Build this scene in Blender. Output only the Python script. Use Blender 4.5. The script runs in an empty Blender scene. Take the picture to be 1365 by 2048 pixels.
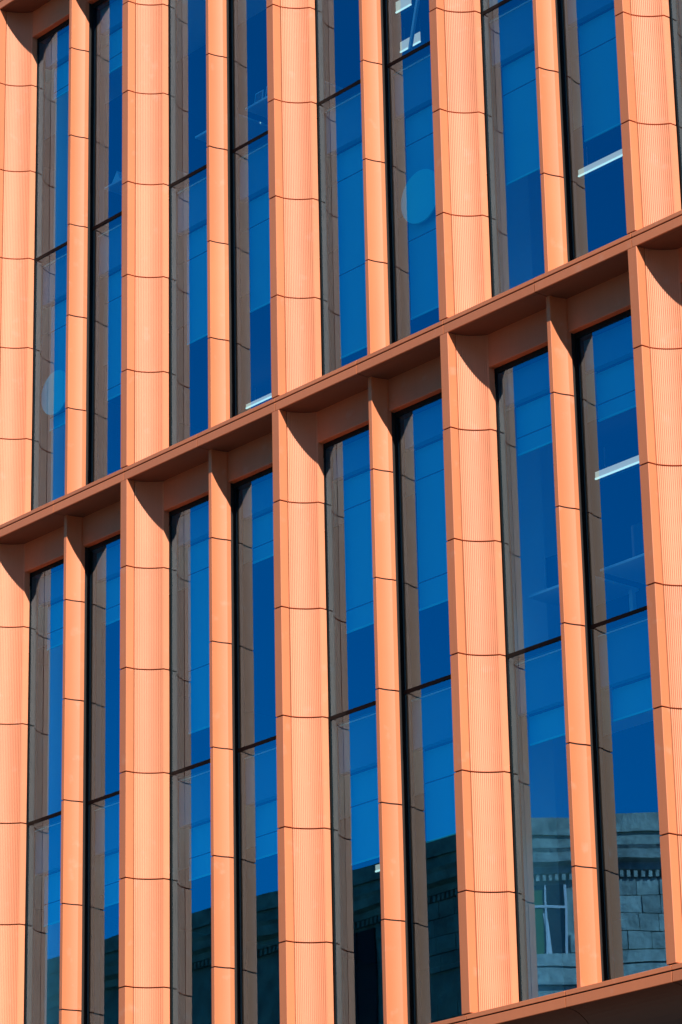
import bpy, bmesh, math, random
from mathutils import Vector, Matrix
random.seed(7)
S = bpy.context.scene
COL = S.collection

# ------------------------------------------------------------------ camera, sky, sun, exposure
U = 1.25                 # metres per cladding course
Z0 = 15.70               # height of the ledge in the middle of the picture above the street
P = 2.23403              # bay width in courses

cam_d = bpy.data.cameras.new('camera')
cam = bpy.data.objects.new('camera', cam_d); COL.objects.link(cam); S.camera = cam
yaw, pitch, roll = -0.845484, 0.354272, -0.020844
d = Vector((math.sin(yaw)*math.cos(pitch), math.cos(yaw)*math.cos(pitch), math.sin(pitch)))
r0 = d.cross(Vector((0, 0, 1))).normalized(); u0 = r0.cross(d)
right = math.cos(roll)*r0 + math.sin(roll)*u0
up = -math.sin(roll)*r0 + math.cos(roll)*u0
M = Matrix((right, up, -d)).transposed().to_4x4()
M.translation = Vector((23.13653*U, -17.81343*U, -11.28503*U + Z0))
cam.matrix_world = M
cam_d.sensor_fit = 'VERTICAL'; cam_d.sensor_height = 36.0; cam_d.lens = 115.619
cam_d.clip_start = 0.5; cam_d.clip_end = 3000

SUN_AZ, SUN_EL = math.radians(20), math.radians(29.4)
sv = Vector((math.cos(SUN_AZ)*math.cos(SUN_EL), -math.sin(SUN_AZ)*math.cos(SUN_EL), math.sin(SUN_EL)))
world = bpy.data.worlds.new('World'); S.world = world; world.use_nodes = True
wn = world.node_tree.nodes; wl = world.node_tree.links; wn.clear()
sky = wn.new('ShaderNodeTexSky'); sky.sky_type = 'NISHITA'; sky.sun_disc = False
sky.sun_elevation = SUN_EL; sky.sun_rotation = math.atan2(sv.x, sv.y)
sky.altitude = 500; sky.air_density = 1.0; sky.dust_density = 0.3; sky.ozone_density = 4.0
hsv = wn.new('ShaderNodeHueSaturation'); hsv.inputs['Saturation'].default_value = 1.5; hsv.inputs['Hue'].default_value = 0.487
bg = wn.new('ShaderNodeBackground'); bg.inputs['Strength'].default_value = 0.12
out = wn.new('ShaderNodeOutputWorld')
wl.new(sky.outputs[0], hsv.inputs['Color']); wl.new(hsv.outputs[0], bg.inputs['Color']); wl.new(bg.outputs[0], out.inputs['Surface'])

sun_d = bpy.data.lights.new('sun', 'SUN'); sun_d.energy = 5.0; sun_d.angle = math.radians(0.5); sun_d.color = (1.0, 0.93, 0.83)
sun = bpy.data.objects.new('sun', sun_d); COL.objects.link(sun)
sun.rotation_euler = sv.to_track_quat('Z', 'Y').to_euler(); sun.location = (30, -20, 60)

S.view_settings.view_transform = 'Standard'; S.view_settings.look = 'None'
S.view_settings.gamma = 1; S.view_settings.use_curve_mapping = False
S.view_settings.exposure = 0.5
S.cycles.pixel_filter_type = 'BLACKMAN_HARRIS'; S.cycles.filter_width = 1.5
S.cycles.use_denoising = True; S.cycles.denoising_prefilter = 'ACCURATE'; S.cycles.denoising_input_passes = 'RGB_ALBEDO_NORMAL'
S.cycles.max_bounces = 10; S.cycles.diffuse_bounces = 5; S.cycles.glossy_bounces = 4
S.cycles.transparent_max_bounces = 12
S.cycles.caustics_reflective = False; S.cycles.caustics_refractive = False
S.cycles.sample_clamp_indirect = 6

# ------------------------------------------------------------------ materials
def nm(name):
    m = bpy.data.materials.new(name); m.use_nodes = True
    nt = m.node_tree
    return m, nt.nodes, nt.links, nt.nodes['Principled BSDF']

def plain(name, c, rough=0.6, metal=0.0, var=0.06, scale=3.0):
    m, n, l, b = nm(name)
    tc = n.new('ShaderNodeTexCoord'); no = n.new('ShaderNodeTexNoise'); no.inputs['Scale'].default_value = scale
    no.inputs['Detail'].default_value = 5
    l.new(tc.outputs['Object'], no.inputs['Vector'])
    mr = n.new('ShaderNodeMapRange'); mr.inputs['To Min'].default_value = 1-var; mr.inputs['To Max'].default_value = 1+var
    l.new(no.outputs['Fac'], mr.inputs['Value'])
    mx = n.new('ShaderNodeVectorMath'); mx.operation = 'SCALE'; mx.inputs[0].default_value = c
    l.new(mr.outputs[0], mx.inputs['Scale']); l.new(mx.outputs[0], b.inputs['Base Color'])
    b.inputs['Roughness'].default_value = rough; b.inputs['Metallic'].default_value = metal
    return m

def emit(name, c, s):
    m, n, l, b = nm(name)
    b.inputs['Base Color'].default_value = (*c, 1)
    b.inputs['Emission Color'].default_value = (*c, 1); b.inputs['Emission Strength'].default_value = s
    return m

def terracotta(name, c, rough=0.58):
    """Fired clay: mottled body, batch variation from piece to piece, faint run marks, fine grain."""
    m, n, l, b = nm(name)
    tc = n.new('ShaderNodeTexCoord'); oi = n.new('ShaderNodeObjectInfo'); geo = n.new('ShaderNodeNewGeometry')
    mot = n.new('ShaderNodeTexNoise'); mot.inputs['Scale'].default_value = 2.2; mot.inputs['Detail'].default_value = 6
    l.new(geo.outputs['Position'], mot.inputs['Vector'])
    mp = n.new('ShaderNodeMapping'); mp.inputs['Scale'].default_value = (14, 14, 0.7)
    l.new(geo.outputs['Position'], mp.inputs['Vector'])
    stk = n.new('ShaderNodeTexNoise'); stk.inputs['Scale'].default_value = 1.0; stk.inputs['Detail'].default_value = 4
    l.new(mp.outputs[0], stk.inputs['Vector'])
    gr = n.new('ShaderNodeTexNoise'); gr.inputs['Scale'].default_value = 90; gr.inputs['Detail'].default_value = 3
    l.new(geo.outputs['Position'], gr.inputs['Vector'])
    def rng(src, a, bb):
        q = n.new('ShaderNodeMapRange'); q.inputs['To Min'].default_value = a; q.inputs['To Max'].default_value = bb
        l.new(src, q.inputs['Value']); return q.outputs[0]
    def mul(a, bb):
        q = n.new('ShaderNodeMath'); q.operation = 'MULTIPLY'; l.new(a, q.inputs[0]); l.new(bb, q.inputs[1]); return q.outputs[0]
    f = mul(mul(rng(oi.outputs['Random'], 0.93, 1.06), rng(mot.outputs['Fac'], 0.93, 1.07)),
            mul(rng(stk.outputs['Fac'], 0.94, 1.06), rng(gr.outputs['Fac'], 0.95, 1.05)))
    sc = n.new('ShaderNodeVectorMath'); sc.operation = 'SCALE'; sc.inputs[0].default_value = c
    l.new(f, sc.inputs['Scale'])
    # faint pale bloom in small patches
    bl = n.new('ShaderNodeTexNoise'); bl.inputs['Scale'].default_value = 5.5; bl.inputs['Detail'].default_value = 8
    l.new(geo.outputs['Position'], bl.inputs['Vector'])
    bm_ = n.new('ShaderNodeMapRange'); bm_.inputs['From Min'].default_value = 0.62; bm_.inputs['From Max'].default_value = 0.78
    bm_.inputs['To Max'].default_value = 0.22
    l.new(bl.outputs['Fac'], bm_.inputs['Value'])
    mix = n.new('ShaderNodeMix'); mix.data_type = 'RGBA'
    mix.inputs['B'].default_value = (0.62, 0.42, 0.33, 1)
    l.new(bm_.outputs[0], mix.inputs['Factor']); l.new(sc.outputs[0], mix.inputs['A'])
    l.new(mix.outputs['Result'], b.inputs['Base Color'])
    bp = n.new('ShaderNodeBump'); bp.inputs['Strength'].default_value = 0.06; bp.inputs['Distance'].default_value = 0.004
    l.new(gr.outputs['Fac'], bp.inputs['Height']); l.new(bp.outputs[0], b.inputs['Normal'])
    b.inputs['Roughness'].default_value = rough
    b.inputs['Specular IOR Level'].default_value = 0.5
    return m

TC = terracotta('terracotta', (0.60, 0.180, 0.073))
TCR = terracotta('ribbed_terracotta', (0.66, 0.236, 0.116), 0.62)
SHADE_SOFFIT = plain('soffit_shade_brown', (0.17, 0.058, 0.029), 0.6)  # shade under the ledges put into the soffit colour
SHADE_COVE = plain('cove_shade_brown', (0.085, 0.034, 0.020), 0.6)  # deep shade below the lowest ledge painted into the base colour
CORE = plain('dark_cavity', (0.016, 0.013, 0.012), 0.9)
FRAME = plain('black_anodised_aluminium', (0.006, 0.007, 0.007), 0.6)
FRAME.node_tree.nodes['Principled BSDF'].inputs['Specular IOR Level'].default_value = 0.15
INNER = plain('grey_inner_frame', (0.10, 0.11, 0.11), 0.5)
SLAB = plain('dark_concrete', (0.060, 0.065, 0.07), 0.8)
CEIL = plain('pale_ceiling_board', (0.82, 0.86, 0.86), 0.7, var=0.03)
CARPET = plain('grey_carpet', (0.16, 0.16, 0.17), 0.95)
WALLIN = plain('plaster_wall', (0.30, 0.31, 0.32), 0.8)
COLUMN = plain('painted_column', (0.70, 0.74, 0.74), 0.7, var=0.03)
FABRIC = plain('blue_grey_blind_fabric', (0.06, 0.52, 0.66), 0.9, var=0.05)
PELMET = plain('grey_blue_pelmet', (0.03, 0.24, 0.34), 0.7, var=0.04)
SEAM = plain('dark_seam', (0.03, 0.06, 0.08), 0.9)
LAMP = emit('lit_lamp_diffuser', (1.0, 0.60, 0.52), 0.50)
SLOT = emit('lit_lamp_slot', (0.95, 0.75, 0.68), 0.9)
HOUSING = plain('white_lamp_housing', (0.78, 0.78, 0.76), 0.5, var=0.02)
DISC = plain('pale_acoustic_felt', (0.08, 0.80, 0.84), 0.9, var=0.04)
DESKM = plain('white_laminate', (0.72, 0.74, 0.74), 0.4, var=0.02)
DARKP = plain('dark_plastic', (0.03, 0.03, 0.035), 0.4)
PAPER = plain('white_card', (0.78, 0.78, 0.76), 0.7)

def glass():
    m, n, l, b = nm('coated_glass'); n.remove(b)
    o = n['Material Output']
    geo = n.new('ShaderNodeNewGeometry')
    tr = n.new('ShaderNodeBsdfTransparent'); tr.inputs['Color'].default_value = (0.60, 0.92, 0.97, 1)
    gl = n.new('ShaderNodeBsdfGlossy'); gl.inputs['Roughness'].default_value = 0.0
    fr = n.new('ShaderNodeFresnel'); fr.inputs['IOR'].default_value = 1.5
    no = n.new('ShaderNodeTexNoise'); no.inputs['Scale'].default_value = 0.9; no.inputs['Detail'].default_value = 1
    l.new(geo.outputs['Position'], no.inputs['Vector'])
    bp = n.new('ShaderNodeBump'); bp.inputs['Strength'].default_value = 0.25; bp.inputs['Distance'].default_value = 0.003
    l.new(no.outputs['Fac'], bp.inputs['Height']); l.new(bp.outputs[0], gl.inputs['Normal'])
    # coating: blue reflectance plus the Fresnel rise towards grazing
    add = n.new('ShaderNodeMix'); add.data_type = 'RGBA'; add.blend_type = 'MIX'
    add.inputs['A'].default_value = (0.081, 0.207, 0.37, 1); add.inputs['B'].default_value = (0.9, 0.95, 1, 1)
    mr = n.new('ShaderNodeMapRange'); mr.inputs['From Min'].default_value = 0.045; mr.inputs['From Max'].default_value = 1.0
    l.new(fr.outputs[0], mr.inputs['Value']); l.new(mr.outputs[0], add.inputs['Factor'])
    # the coated outer face reflects; the inner face only lets light through
    bf = n.new('ShaderNodeMix'); bf.data_type = 'RGBA'; bf.inputs['B'].default_value = (0, 0, 0, 1)
    l.new(geo.outputs['Backfacing'], bf.inputs['Factor']); l.new(add.outputs['Result'], bf.inputs['A'])
    l.new(bf.outputs['Result'], gl.inputs['Color'])
    ad = n.new('ShaderNodeAddShader'); l.new(tr.outputs[0], ad.inputs[0]); l.new(gl.outputs[0], ad.inputs[1])
    l.new(ad.outputs[0], o.inputs['Surface'])
    return m
GLASS = glass()

def stone(name, c):
    m, n, l, b = nm(name)
    geo = n.new('ShaderNodeNewGeometry'); oi = n.new('ShaderNodeObjectInfo')
    a = n.new('ShaderNodeTexNoise'); a.inputs['Scale'].default_value = 2.2; a.inputs['Detail'].default_value = 9; a.inputs['Roughness'].default_value = 0.65
    l.new(geo.outputs['Position'], a.inputs['Vector'])
    cr = n.new('ShaderNodeValToRGB')
    cr.color_ramp.elements[0].position = 0.32; cr.color_ramp.elements[0].color = (c[0]*.5, c[1]*.5, c[2]*.5, 1)
    cr.color_ramp.elements[1].position = 0.66; cr.color_ramp.elements[1].color = (c[0]*1.25, c[1]*1.25, c[2]*1.25, 1)
    l.new(a.outputs['Fac'], cr.inputs['Fac'])
    mr = n.new('ShaderNodeMapRange'); mr.inputs['To Min'].default_value = 0.8; mr.inputs['To Max'].default_value = 1.15
    l.new(oi.outputs['Random'], mr.inputs['Value'])
    sc = n.new('ShaderNodeVectorMath'); sc.operation = 'SCALE'
    l.new(cr.outputs[0], sc.inputs[0]); l.new(mr.outputs[0], sc.inputs['Scale']); l.new(sc.outputs[0], b.inputs['Base Color'])
    v = n.new('ShaderNodeTexNoise'); v.inputs['Scale'].default_value = 7; v.inputs['Detail'].default_value = 8
    l.new(geo.outputs['Position'], v.inputs['Vector'])
    bp = n.new('ShaderNodeBump'); bp.inputs['Strength'].default_value = 0.6; bp.inputs['Distance'].default_value = 0.05
    l.new(v.outputs['Fac'], bp.inputs['Height']); l.new(bp.outputs[0], b.inputs['Normal'])
    b.inputs['Roughness'].default_value = 0.9
    return m
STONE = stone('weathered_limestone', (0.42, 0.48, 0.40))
STONE_SHADED = stone('shaded_stone', (0.19, 0.34, 0.21))  # darker copy of the stone: shade on the left-hand front painted in
ASPH = plain('asphalt', (0.05, 0.05, 0.052), 0.9, var=0.15, scale=1.5)
PAVE = plain('concrete_paving', (0.25, 0.24, 0.22), 0.85, var=0.12, scale=1.2)
GREEN = plain('green_curtain', (0.05, 0.16, 0.03), 0.8)
LINEN = plain('white_curtain', (0.75, 0.75, 0.72), 0.8)
WPAINT = plain('white_painted_wood', (0.72, 0.72, 0.69), 0.5)
DGLASS = plain('dark_window_glass', (0.012, 0.014, 0.016), 0.08)

# ------------------------------------------------------------------ helpers (course units in, metres out)
def mesh(name, verts, faces, mat, scale=U):
    me = bpy.data.meshes.new(name)
    me.from_pydata([(x*scale, y*scale, z*scale) for x, y, z in verts], [], faces)
    bm = bmesh.new(); bm.from_mesh(me); bmesh.ops.recalc_face_normals(bm, faces=bm.faces); bm.to_mesh(me); bm.free()
    me.materials.append(mat)
    return me

def link(name, me, parent=None, loc=(0, 0, 0)):
    o = bpy.data.objects.new(name, me); COL.objects.link(o)
    o.location = Vector(loc)*U
    if parent is not None: o.parent = parent
    return o

def thing(o, label, cat, group=None, kind=None):
    o['label'] = label; o['category'] = cat
    if group: o['group'] = group
    if kind: o['kind'] = kind
    return o

def empty(name, loc):
    o = bpy.data.objects.new(name, None); COL.objects.link(o); o.location = loc; o.empty_display_size = 0.3
    return o

def prism(profile, z0, z1):
    """Vertical extrusion of a closed (x,y) outline."""
    n = len(profile)
    v = [(x, y, z0) for x, y in profile] + [(x, y, z1) for x, y in profile]
    f = [(i, (i+1) % n, n+(i+1) % n, n+i) for i in range(n)] + [tuple(range(n-1, -1, -1)), tuple(range(n, 2*n))]
    return v, f

def xprism(profile, x0, x1):
    """Horizontal extrusion along x of a closed (y,z) outline."""
    n = len(profile)
    v = [(x0, y, z) for y, z in profile] + [(x1, y, z) for y, z in profile]
    f = [(i, (i+1) % n, n+(i+1) % n, n+i) for i in range(n)] + [tuple(range(n-1, -1, -1)), tuple(range(n, 2*n))]
    return v, f

def boxes(*bs):
    v, f = [], []
    for x0, x1, y0, y1, z0, z1 in bs:
        k = len(v)
        v += [(x, y, z) for z in (z0, z1) for x, y in ((x0, y0), (x1, y0), (x1, y1), (x0, y1))]
        f += [tuple(k+i for i in q) for q in ((0, 3, 2, 1), (4, 5, 6, 7), (0, 1, 5, 4), (1, 2, 6, 5), (2, 3, 7, 6), (3, 0, 4, 7))]
    return v, f

def arc(a, b, sag, n):
    """Points from a to b on a circular arc bulging left of a->b by sag."""
    a, b = Vector(a), Vector(b); c = (b-a).length
    t = (b-a)/c; nn = Vector((-t.y, t.x))
    R = c*c/(8*sag) + sag/2
    ctr = (a+b)/2 - nn*(R-sag)
    a0 = math.atan2(*(a-ctr).yx); a1 = math.atan2(*(b-ctr).yx)
    a1 = a0 + (a1-a0+math.pi) % (2*math.pi) - math.pi
    return [ctr + R*Vector((math.cos(a0+(a1-a0)*i/n), math.sin(a0+(a1-a0)*i/n))) for i in range(n+1)]

# ------------------------------------------------------------------ cladding pieces
GAP = 0.0130
AX = -0.058                              # axis of a pier front
def mirror(pr, ax): return [(2*ax-x, y) for x, y in reversed(pr)]
c = 0.004
front_prof = [(-0.108+c, 0), (-0.008-c, 0), (-0.008, c), (-0.002, 0.0810), (-0.03, 0.0810), (-0.086, 0.0810), (-0.114, 0.0810), (-0.108, c)]
NR = 17
SUB = 40
pts = arc((0.0005, 0.0910), (0.163, 0.308), 0.024, NR*SUB)
def on_arc(f, dep=0.0):
    k = min(max(int(round(f*SUB)), 0), NR*SUB)
    t = (pts[min(k+1, len(pts)-1)]-pts[max(k-1, 0)]).normalized()
    return tuple(pts[k] + Vector((-t.y, t.x))*dep)
rib = [on_arc(0)]
for q in range(NR):                      # flat lands with a narrow deep slot between them
    rib += [on_arc(q+0.40), on_arc(q+0.72)]
    if q < NR-1: rib += [on_arc(q+0.76, 0.0065), on_arc(q+0.96, 0.0065), on_arc(q+1.0)]
rib.append(on_arc(NR))
rib_prof = rib + [(0.1665, 0.370), (0.150, 0.370), (0.141, 0.328)] + [on_arc(NR*q/6, 0.024) for q in (5, 4, 3, 2, 1)] + [(-0.022, 0.108), (-0.022, 0.0910)]
fin_ax = 1.066
farc = arc((1.089, 0.143), (1.1235, 0.290), 0.0090, 9)
fin_half = [(fin_ax, 0.14), (1.086, 0.14)] + [tuple(q) for q in farc] + [(1.1295, 0.332), (1.12, 0.338), (fin_ax, 0.338)]
fin_prof = fin_half + [(2*fin_ax-x, y) for x, y in reversed(fin_half[1:-1])]
core_half = [(AX, 0.012), (-0.021, 0.012), (-0.030, 0.096)] + [on_arc(NR*q/6, 0.030) for q in (1, 2, 3, 4, 5)] + [(0.134, 0.330), (0.146, 0.378), (AX, 0.378)]
core_prof = core_half + [(2*AX-x, y) for x, y in reversed(core_half[1:-1])]
fcore_half = [(fin_ax, 0.152), (1.077, 0.152), (1.096, 0.235), (1.111, 0.292), (1.1165, 0.350), (1.1165, 0.392), (fin_ax, 0.392)]
fcore_prof = fcore_half + [(2*fin_ax-x, y) for x, y in reversed(fcore_half[1:-1])]

SOF = -0.128
def tile_meshes(z0, z1):
    return dict(front=mesh('front_tile', *prism(front_prof, z0, z1), TC),
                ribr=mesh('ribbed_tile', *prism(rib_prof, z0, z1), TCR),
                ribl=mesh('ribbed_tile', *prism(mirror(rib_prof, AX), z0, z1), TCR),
                fin=mesh('fin_tile', *prism(fin_prof, z0, z1), TC))
h = GAP/2
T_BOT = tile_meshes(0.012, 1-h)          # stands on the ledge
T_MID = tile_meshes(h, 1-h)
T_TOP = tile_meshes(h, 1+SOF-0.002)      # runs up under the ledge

# ------------------------------------------------------------------ the office building
BLD = empty('office_building', (0, 0, 0))
thing(BLD, 'office building clad in orange terracotta piers and fins around tall blue windows', 'building')
ROWS = ((-6, 6), (0, 6), (6, 2))         # (ledge level, courses built)
IS = range(-2, 5)
for z, nc in ROWS:
    ztop = z+6+SOF-0.002 if nc == 6 else z+nc
    pm = mesh('pier', *prism(core_prof, 0.004, ztop-z-0.004), CORE)
    fm = mesh('fin', *prism(fcore_prof, 0.004, ztop-z-0.004), CORE)
    for i in IS:
        pier = link('pier', pm, BLD, (i*P, 0, z+Z0/U))
        fin = link('fin', fm, BLD, (i*P, 0, z+Z0/U))
        for s in range(nc):
            T = T_BOT if s == 0 else (T_TOP if s == 5 else T_MID)
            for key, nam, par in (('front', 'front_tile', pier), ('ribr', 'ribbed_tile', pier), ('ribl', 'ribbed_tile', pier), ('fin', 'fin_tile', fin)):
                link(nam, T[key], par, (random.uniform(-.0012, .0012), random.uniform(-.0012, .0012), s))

XL, XR = IS[0]*P-0.32, (IS[-1]+1)*P-0.32
W1 = (0.170, 1.004)                       # window left of a fin
W2 = (1.128, P-0.286)                     # window right of a fin
# lintels and windows
lint = {}
for k, (a, b) in enumerate((W1, W2)):
    a2, b2 = (a-0.006, b+0.010) if k == 0 else (a-0.006, b+0.006)
    lint[k] = mesh('lintel', *xprism([(0.309, 6+SOF), (0.309, 5.571+0.003), (0.312, 5.571), (0.372, 5.571), (0.372, 6+SOF)], a2, b2), TC)
def window_meshes(a, b, hgt, head):
    """black frame with both lights in it; returns frame, transom, lower pane, upper pane"""
    top = hgt - head
    fr = mesh('window', *boxes((a, a+0.012, 0.376, 0.470, 0.0, top), (b-0.012, b, 0.376, 0.470, 0.0, top),
                               (a+0.012, b-0.012, 0.3745, 0.470, top-0.046, top), (a+0.012, b-0.012, 0.3745, 0.470, 0.0, 0.05)), FRAME)
    tr = mesh('transom', *boxes((a+0.012, b-0.012, 0.379, 0.470, 2.976, 3.011)), FRAME)
    lo = mesh('pane', *boxes((a+0.012, b-0.012, 0.385, 0.392, 0.05, 2.976)), GLASS)
    hi = mesh('pane', *boxes((a+0.012, b-0.012, 0.385, 0.392, 3.011, top-0.046)), GLASS)
    return fr, tr, lo, hi
WM = [window_meshes(a, b, 6, 0.428) for a, b in (W1, W2)]
WM3 = [mesh('pane', *boxes((a+0.012, b-0.012, 0.385, 0.392, 0.05, 1.95)), GLASS) for a, b in (W1, W2)]
WF3 = [mesh('window', *boxes((a, a+0.012, 0.376, 0.47, 0, 2), (b-0.012, b, 0.376, 0.47, 0, 2), (a+0.012, b-0.012, 0.3745, 0.47, 1.95, 2), (a+0.012, b-0.012, 0.3745, 0.47, 0, 0.05)), FRAME) for a, b in (W1, W2)]
# black jambs that close the slot between a fin and the glass
JB = [mesh('jamb', *boxes((a, b, 0.3390, 0.3745, 0.004, 5.56)), FRAME) for a, b in ((0.985, 1.0035), (1.1285, 1.139))]
rt = random.Random(3)
for z, nc in ROWS:
    for i in IS:
        for k in (0, 1):
            base = (i*P, 0, z+Z0/U)
            if nc == 6:
                link('lintel', lint[k], BLD, base)
                w = link('window', WM[k][0], BLD, base)
                link('transom', WM[k][1], w)
                link('jamb', JB[1-k] if k == 1 else JB[0], w)
                for me in WM[k][2:]:
                    p_ = link('pane', me, w)
                    p_.rotation_euler = (math.radians(rt.uniform(-.05, .05)), 0, math.radians(rt.uniform(-.10, .10)))
            else:
                w = link('window', WF3[k], BLD, base); link('pane', WM3[k], w)

# ledges: coping strip, fascia strip, soffit, one piece per half bay
joints = []
for i in range(IS[0], IS[-1]+2): joints += [i*P-0.056, i*P+1.055]
joints = joints[:-1]
led_core = mesh('ledge', *boxes((XL, XR, 0.014, 0.42, SOF+0.02, -0.006)), CORE)
for z in (-6, 0, 6):
    led = link('ledge', led_core, BLD, (0, 0, z+Z0/U))
    for a, b in zip(joints[:-1], joints[1:]):
        x0, x1 = a+0.0045, b-0.0045
        dy = random.uniform(-.001, .001)
        link('coping_panel', mesh('coping_panel', *xprism([(-0.002, -0.036), (-0.002, -0.003), (0.001, 0), (0.40, 0), (0.40, -0.005), (0.012, -0.005), (0.012, -0.036)], x0, x1), TC), led, (0, dy, 0))
        link('fascia_panel', mesh('fascia_panel', *xprism([(0.0, SOF+0.002), (0.0, -0.0505), (0.002, -0.0485), (0.0125, -0.0485), (0.0125, SOF)], x0, x1), TC), led, (0, dy, 0))
        if z > -6:
            link('soffit_panel', mesh('soffit_panel', *boxes((x0, x1, 0.0145, 0.052, SOF, SOF+0.018), (x0, x1, 0.055, 0.372, SOF, SOF+0.018)), SHADE_SOFFIT), led)
        else:       # lowest ledge: a concave cove under it
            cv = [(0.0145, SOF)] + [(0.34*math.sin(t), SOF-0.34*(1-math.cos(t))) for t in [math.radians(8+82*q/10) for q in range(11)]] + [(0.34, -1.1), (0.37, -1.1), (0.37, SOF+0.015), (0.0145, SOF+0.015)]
            link('cove_panel', mesh('cove_panel', *xprism(cv, x0, x1), SHADE_COVE), led)

# storeys behind the glass: slab, ceiling boards near the glass, dark soffit deeper in
XA, XB = XL+0.05, XR-0.05
YB = 8.0
for f in range(-2, 3):
    z = f*3.0
    if f % 2 == 0: zc, strips = -0.495, ((0.545, 0.95), (0.975, 1.76))
    else: zc, strips = -0.064, ((0.545, 1.10), (1.12, 1.52), (1.54, 2.55))
    if f < -1: continue
    slab = link('floor_slab', mesh('floor_slab', *boxes((XA, XB, 0.475, YB, zc+0.16 if f % 2 == 0 else -0.02, 0.03), (XA, XB, 0.475, 0.52, zc+0.031, 0.03)), SLAB), BLD, (0, 0, z+Z0/U))
    for y0, y1 in strips:
        link('ceiling_board', mesh('ceiling_board', *boxes((XA, XB, y0, y1, zc, zc+0.03)), CEIL), slab)
    if f % 2: link('ceiling_trim', mesh('ceiling_trim', *boxes((XA, XB, 0.464, 0.4745, zc-0.004, zc+0.004)), CEIL), slab)
    link('carpet', mesh('carpet', *boxes((XA, XB, 0.53, YB, 0.0305, 0.036)), CARPET), slab)
low = link('floor_slab', mesh('floor_slab', *boxes((XA, XB, 0.475, YB, -0.12, 0.03)), SLAB), BLD, (0, 0, -6+Z0/U))
link('carpet', mesh('carpet', *boxes((XA, XB, 0.53, YB, 0.0305, 0.036)), CARPET), low)
link('room_wall', mesh('room_wall', *boxes((XA, XB, YB-0.1, YB, -6, 8)), WALLIN), BLD, (0, 0, Z0/U))
for x in (XA, XB-0.1): link('room_wall', mesh('room_wall', *boxes((x, x+0.1, 0.48, YB-0.1, -6, 8)), WALLIN), BLD, (0, 0, Z0/U))
for i in (-1, 2):
    for z0, z1 in ((-5.96, -3.07), (-2.96, -0.50), (0.04, 2.93), (3.04, 5.50)):
        link('column', mesh('column', *boxes((i*P-0.36, i*P+0.05, 1.0, 1.36, z0, z1)), COLUMN), BLD, (0, 0, Z0/U))
# roof, flanks, back and ground floor
link('roof', mesh('roof', *boxes((XL-10, XR+10, 0.42, 14, 8.0, 8.25)), SLAB), BLD, (0, 0, Z0/U))
for x0, x1 in ((XL-10, XL-0.01), (XR+0.01, XR+10)):
    link('flank_wall', mesh('flank_wall', *boxes((x0, x1, 0.30, 14, -Z0/U, 8.0)), TC), BLD, (0, 0, Z0/U))
link('rear_wall', mesh('rear_wall', *boxes((XL, XR, 13.7, 14, -Z0/U, 8.0)), WALLIN), BLD, (0, 0, Z0/U))
link('ground_floor_wall', mesh('ground_floor_wall', *boxes((XL, XR, 0.345, 0.9, -Z0/U, -6-1.1)), TC), BLD, (0, 0, Z0/U))

# ------------------------------------------------------------------ things inside, seen through the glass
def lamp(x0, x1, y, z, label, hgt=0.075):
    """box pendant: white housing, luminous face towards the window, brighter slot along the bottom edge"""
    t = empty('linear_lamp', ((x0+x1)/2*U, y*U, z*U+Z0))
    hl = (x1-x0)/2
    link('housing', mesh('housing', *boxes((-hl, hl, 0.006, 0.06, 0.0, hgt)), HOUSING), t)
    link('diffuser', mesh('diffuser', *boxes((-hl+0.003, hl-0.003, -0.004, 0.0055, 0.014, hgt-0.003)), LAMP), t)
    link('light_slot', mesh('light_slot', *boxes((-hl, hl, -0.008, 0.0055, 0.0, 0.0135)), SLOT), t)
    for q in (-.8, .8):
        link('hanger', mesh('hanger', *boxes((q*hl-0.004, q*hl+0.004, 0.03, 0.038, hgt+0.0005, 0.30)), HOUSING), t)
    thing(t, label, 'ceiling lamp', 'linear ceiling lamps lit inside the offices')
lamp(3.82, 4.75, 2.40, -0.72, 'lit white linear lamp behind the right window just below the long ledge')
lamp(3.46, 4.4, 2.75, 2.565, 'lit white linear lamp in the tall window at the upper right above the ledge')
lamp(-3.39, -2.2, 4.30, 2.75, 'lit linear lamp showing just above the ledge at a window foot left of centre', 0.055)
lamp(0.53, 0.84, 3.20, 5.275, 'lower short lit lamp in the top window crossed by a diagonal rod', 0.125)
lamp(1.18, 1.41, 2.55, 5.24, 'upper short lit lamp at the very top edge of the picture', 0.13)
lamp(0.72, 0.95, 2.40, -3.74, 'lamp end peeping past a fin in the bottom storey near a dark window', 0.07)

def disc(x, y, z, r, label):
    n = 48
    v = [(r*math.cos(2*math.pi*i/n), yy, r*math.sin(2*math.pi*i/n)) for yy in (-0.008, 0.008) for i in range(n)]
    f = [(i, (i+1) % n, n+(i+1) % n, n+i) for i in range(n)] + [tuple(range(n)), tuple(range(2*n-1, n-1, -1))]
    o = link('round_panel', mesh('round_panel', v, f, DISC), None, (x, y, z+Z0/U))
    thing(o, label, 'round panel', 'round pale panels hung behind the windows')
disc(3.66, 0.487, 1.60, 0.255, 'round pale panel hung behind the upper window right of centre')
disc(-1.83, 0.487, 1.47, 0.235, 'round pale panel half hidden behind the fin at the left edge')

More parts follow.
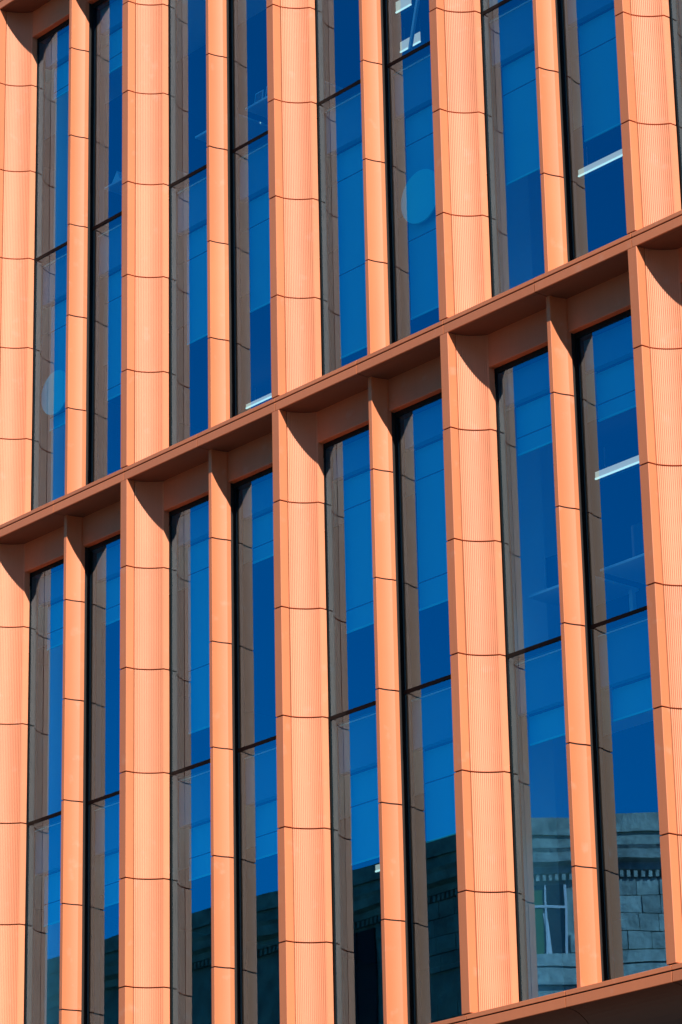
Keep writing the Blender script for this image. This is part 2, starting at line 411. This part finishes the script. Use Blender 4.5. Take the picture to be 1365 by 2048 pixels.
def desk(x0, x1, fl, label, y=0.60):
    t = empty('office_desk', ((x0+x1)/2*U, y*U, (fl+0.036)*U+Z0))
    hl = (x1-x0)/2
    link('desk_top', mesh('desk_top', *boxes((-hl, hl, 0, 0.6, 0.50, 0.522)), DESKM), t)
    for s in (-1, 1):
        link('leg', mesh('leg', *boxes((s*hl*0.94-0.02, s*hl*0.94+0.02, 0.52, 0.56, 0, 0.4995)), DESKM), t)
    thing(t, label, 'desk', 'white office desks behind the glass')
DZ = 0.036+0.522
desk(5.54, 6.75, -3, 'white desk edge behind the lower right window above its transom')
desk(4.70, 5.40, -3, 'white desk behind the second lower window from the right')
desk(1.08, 2.00, 3, 'white desk with two small frames behind a top window')
desk(-1.18, -0.40, 3, 'white desk with a folded card in the upper left window')
desk(0.30, 0.95, 3, 'white desk behind the top window beside the second wide pier')

# roller blinds: pelmet under the ceiling, fabric below it, weighted hem bar
PIER = {-1: 'leftmost', 0: 'second', 1: 'third', 2: 'fourth', 3: 'rightmost'}
STOREY = {6: 'top storey', 3: 'storey above the long ledge', 0: 'storey below the long ledge', -3: 'bottom storey'}
def blind(i, k, ref, drop):
    a, b = (W1, W2)[k]
    t = empty('roller_blind', ((i*P+(a+b)/2)*U, 0.54*U, ref*U+Z0))
    hl = (b-a)/2-0.02
    l1, top = (-0.495, -0.036) if ref % 6 else (-0.75, -0.466)
    link('pelmet', mesh('pelmet', *boxes((-hl-0.02, hl+0.02, -0.062, 0.0, l1, top)), PELMET), t)
    fb = hl-0.045
    bs, z = [], l1-0.02
    seams = [q for q in (l1-0.30, l1-1.25) if q > drop+0.06]
    for q in seams+[drop]:
        bs.append((-fb, fb, 0.004, 0.008, q+0.006, z)); z = q-0.006
    link('fabric', mesh('fabric', *boxes(*bs), FABRIC), t)
    if seams: link('seam', mesh('seam', *boxes(*[(-fb, fb, 0.005, 0.011, q-0.007, q+0.007) for q in seams]), SEAM), t)
    link('roller_gap', mesh('roller_gap', *boxes((-fb, fb, 0.0085, 0.02, l1-0.021, l1+0.02)), SEAM), t)
    link('hem_bar', mesh('hem_bar', *boxes((-fb, fb, 0.0, 0.012, drop-0.010, drop+0.0055)), DISC), t)
    where = 'right of the %s pier' % PIER[i] if k == 0 else 'right of the fin after %s pier' % PIER[i]
    thing(t, 'roller blind %s, %s' % (where, STOREY[ref]), 'roller blind', 'roller blinds behind the windows')
DROPS = {6: {(-1, 0): -1.117, (-1, 1): -1.198},
         3: {(-1, 0): -1.877, (-1, 1): -1.851, (0, 0): -1.675, (0, 1): -1.662, (1, 0): -2.564, (1, 1): -2.503, (2, 0): -1.657, (2, 1): -1.615, (3, 0): -1.66},
         0: {(-1, 0): -1.21, (-1, 1): -1.20, (0, 0): -2.60, (0, 1): -1.19, (1, 0): -2.20, (1, 1): -2.242, (2, 0): -1.20, (2, 1): -1.187},
         -3: {(-1, 0): -1.00, (-1, 1): -0.99, (0, 0): -0.994, (0, 1): -0.991, (1, 0): -1.30, (1, 1): -1.30, (2, 0): -0.75, (2, 1): -0.77}}
for ref, dd in DROPS.items():
    for (i, k), dr in dd.items(): blind(i, k, ref, dr)

def pframe(x, y, z, w, hh, label):
    t = empty('picture_frame', (x*U, y*U, z*U+Z0))
    b = 0.010
    link('frame', mesh('frame', *boxes((-w/2, w/2, 0, .01, 0, b), (-w/2, w/2, 0, .01, hh-b, hh), (-w/2, -w/2+b, 0, .01, b, hh-b), (w/2-b, w/2, 0, .01, b, hh-b)), PAPER), t)
    link('picture', mesh('picture', *boxes((-w/2+b, w/2-b, 0.003, .008, b, hh-b)), DARKP), t)
    t.rotation_euler = (math.radians(-8), 0, 0)
    thing(t, label, 'picture frame', 'small frames standing on a desk')
pframe(1.20, 0.66, 3+DZ, 0.12, 0.16, 'small white-edged frame on the desk, the left one of two')
pframe(1.38, 0.66, 3+DZ, 0.15, 0.18, 'small white-edged frame on the desk, the right one of two')

def monitor(x, y, fl, w, label):
    t = empty('monitor', (x*U, y*U, (fl+DZ)*U+Z0))
    link('screen', mesh('screen', *boxes((-w/2, w/2, 0, 0.02, 0.09, 0.36)), DARKP), t)
    link('stand', mesh('stand', *boxes((-0.02, 0.02, 0.021, 0.04, 0.012, 0.22), (-0.1, 0.1, -0.03, 0.10, 0, 0.0115)), DARKP), t)
    t.rotation_euler = (0, 0, random.uniform(-.3, .3))
    thing(t, label, 'monitor', 'dark monitors on the desks')
monitor(4.95, 0.80, -3, 0.42, 'dark monitor on the desk in the second lower window from the right')
monitor(5.95, 0.80, -3, 0.42, 'dark monitor on the desk in the lower right window')

v = [(-0.09, 0, 0), (0.09, 0, 0), (0.0, 0.02, 0.16), (-0.09, 0.10, 0), (0.09, 0.10, 0), (0.0, 0.08, 0.16)]
o = link('folded_card', mesh('folded_card', v, [(0, 1, 2), (3, 5, 4), (0, 2, 5, 3), (1, 4, 5, 2), (0, 3, 4, 1)], PAPER), None, (-1.05, 0.64, 3+DZ+Z0/U))
thing(o, 'folded white card standing on the desk in the upper left window', 'card')
rod = link('diagonal_rod', mesh('diagonal_rod', *boxes((-0.014, 0.014, -0.014, 0.014, 0, 1.25)), HOUSING), None, (3.50, 0.56, 3.17+Z0/U))
rod.rotation_euler = (0, math.radians(15), 0)
thing(rod, 'thin diagonal blue-grey rod behind the glass of the top window', 'rod')
tt = empty('spotlight', (-0.2*U, 5.6*U, 2.72*U+Z0))
link('lamp_head', mesh('lamp_head', *boxes((-0.05, 0.05, -0.05, 0.05, 0, 0.10)), LAMP), tt)
link('stem', mesh('stem', *boxes((-0.01, 0.01, -0.01, 0.01, 0.1, 0.25)), HOUSING), tt)
thing(tt, 'tiny lit spotlight low in the window beside the column above the ledge', 'spotlight')

# ------------------------------------------------------------------ the stone building across the street (seen mirrored in the panes)
SB = empty('stone_building', (-22.2*U, -26.2*U, 0))
thing(SB, 'old stone building with dentil cornice mirrored in the lower right panes', 'building')
TH = math.radians(50)
ROOFZ = 5.68 + Z0/U
def face(name, rz, loc): 
    o = bpy.data.objects.new(name, None); return o
def side(rot, length, u_from, near, ST):
    """one street front; u runs along it, -y of its own frame faces the street"""
    wall = link('wall', mesh('wall', *boxes((u_from, u_from+length, 0.02, 8, 0, ROOFZ-0.02)), ST), SB)
    wall.rotation_euler = (0, 0, rot)
    zc = Z0/U
    e0, e1 = u_from-0.05, u_from+length+0.05
    def add(nm_, me, loc=(0, 0, 0)): return link(nm_, me, wall, loc)
    add('cornice', mesh('cornice', *xprism([(0.02, 4.50+zc), (-0.10, 4.52+zc), (-0.13, 4.66+zc), (-0.28, 4.72+zc), (-0.31, 4.90+zc), (-0.36, 4.98+zc), (0.02, 5.0+zc)], e0, e1), ST))
    add('parapet', mesh('parapet', *boxes((e0, e1, -0.06, 0.019, 5.001+zc, 5.30+zc), (e0, e1, -0.12, 0.019, 5.305+zc, 5.36+zc), (e0, e1, -0.05, 0.019, 5.361+zc, 5.68+zc)), ST))
    dm = mesh('dentil', *boxes((0, 0.07, -0.10, 0.019, 4.37+zc, 4.497+zc)), ST)
    for q in range(int(min(length, 12)/0.14)):
        add('dentil', dm, ((u_from+length-0.1-q*0.14) if near == 'end' else (u_from+0.05+q*0.14), 0, 0))
    return wall, add
# right-hand front, turned so the sun rakes across it
wallR, addR = side(-TH+math.pi, 14, -14, 'end', STONE)   # u decreases away from the corner
zc = Z0/U
def blocks(add, us, rows, skip, ST):
    for z, hh in rows:
        uu = us[0] - random.uniform(0, 0.3)
        while uu > us[1]:
            w = random.uniform(0.36, 0.62); 
            a, b = uu-w, uu
            if not skip(a, b, z, z+hh):
                yy = random.uniform(-0.012, 0.012)
                add('stone_block', mesh('stone_block', *boxes((a+0.006, b-0.006, -0.04+yy, 0.019, z+0.006+zc, z+hh-0.006+zc)), ST))
            uu = a
rows = [(4.02, 0.345), (3.66, 0.355), (3.30, 0.355), (2.93, 0.365), (1.96, 0.33), (1.62, 0.335), (1.28, 0.335)]
WIN = (-0.95, -0.06, 2.86, 4.30)
blocks(addR, (-0.0, -5.2), rows, lambda a, b, z0, z1: b > WIN[0] and a < WIN[1] and z1 > WIN[2] and z0 < WIN[3], STONE)
for z, hh, dp in ((2.66, 0.24, 0.10), (2.36, 0.28, 0.07), (2.30, 0.05, 0.13)):
    addR('string_course', mesh('string_course', *boxes((-14, 0.05, -dp, 0.019, z+zc, z+hh+zc)), STONE))
def sash(add, u0_, u1_, z0_, z1_, paint=None, pane=None):
    paint = paint or WPAINT
    w = add('sash_window', mesh('sash_window', *boxes((u0_, u1_, -0.004, 0.018, z0_+zc, z1_+zc)), pane or DGLASS))
    m1 = (z0_+z1_)/2+0.25
    add('window_frame', mesh('window_frame', *boxes((u0_, u0_+0.05, -0.035, -0.0045, z0_+zc, z1_+zc), (u1_-0.05, u1_, -0.035, -0.0045, z0_+zc, z1_+zc),
        (u0_+0.05, u1_-0.05, -0.035, -0.0045, m1+zc, m1+0.05+zc), ((u0_+u1_)/2-0.02, (u0_+u1_)/2+0.02, -0.03, -0.0045, z0_+zc, m1+zc), ((u0_+u1_)/2-0.02, (u0_+u1_)/2+0.02, -0.03, -0.0045, m1+0.05+zc, z1_+zc)), paint))
sash(addR, *WIN)
addR('curtain', mesh('curtain', *boxes((-0.44, -0.26, -0.012, -0.0045, 2.87+zc, 4.2+zc)), GREEN))
for a, b in ((-0.22, -0.12), (-0.62, -0.54)):
    v_ = [(a, -0.02, 2.87+zc), (b, -0.02, 2.87+zc), (b+0.10, -0.02, 3.72+zc), (a+0.10, -0.02, 3.72+zc)]
    v_ += [(x, -0.0055, z) for x, y, z in v_]
    addR('curtain', mesh('curtain', v_, [(0, 1, 2, 3), (7, 6, 5, 4), (0, 4, 5, 1), (1, 5, 6, 2), (2, 6, 7, 3), (3, 7, 4, 0)], LINEN))
# left-hand front, parallel to the office building and in shade
wallL, addL = side(math.pi, 24, 0.0, 'start', STONE_SHADED)
blocks(addL, (6.0, 0.05), rows, lambda a, b, z0, z1: b > 4.54 and a < 5.76 and z1 > 2.3 and z0 < 4.31, STONE_SHADED)
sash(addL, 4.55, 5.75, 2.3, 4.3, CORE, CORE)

# unseen tall block added behind the camera to cut sky fill on the facade
SKY_BLOCK = empty('added_sky_blocker', (43*U, -27*U, 0))
thing(SKY_BLOCK, 'tall plain block added unseen behind the viewer to hold back skylight', 'building')
link('wall', mesh('wall', *boxes((-37, 22, -14, 0, 0, 28.0)), STONE), SKY_BLOCK)
link('cornice', mesh('cornice', *boxes((-37.2, 22.2, -14.2, 0.25, 28.005, 28.6)), STONE), SKY_BLOCK)
nw = mesh('window', *boxes((0, 1.1, 0.002, 0.03, 0, 1.9)), DGLASS)
for a in range(18):
    for b in range(8): link('window', nw, SKY_BLOCK, (-35.5+a*3.1, 0, 2.2+b*3.2))

# ------------------------------------------------------------------ street
g = mesh('street', [(-900, -900, 0), (900, -900, 0), (900, 900, 0), (-900, 900, 0)], [(0, 1, 2, 3)], ASPH, 1.0)
o = link('street', g); o['kind'] = 'structure'
for y0, y1 in ((-32.6, -13.0), (-12.7, 0.42)):  # paving spread pale across the unseen street to bounce light up into the rooms
    o = link('pavement', mesh('pavement', *boxes((-70, 70, y0, y1, 0.004, 0.13)), PAVE, 1.0)); o['kind'] = 'structure'
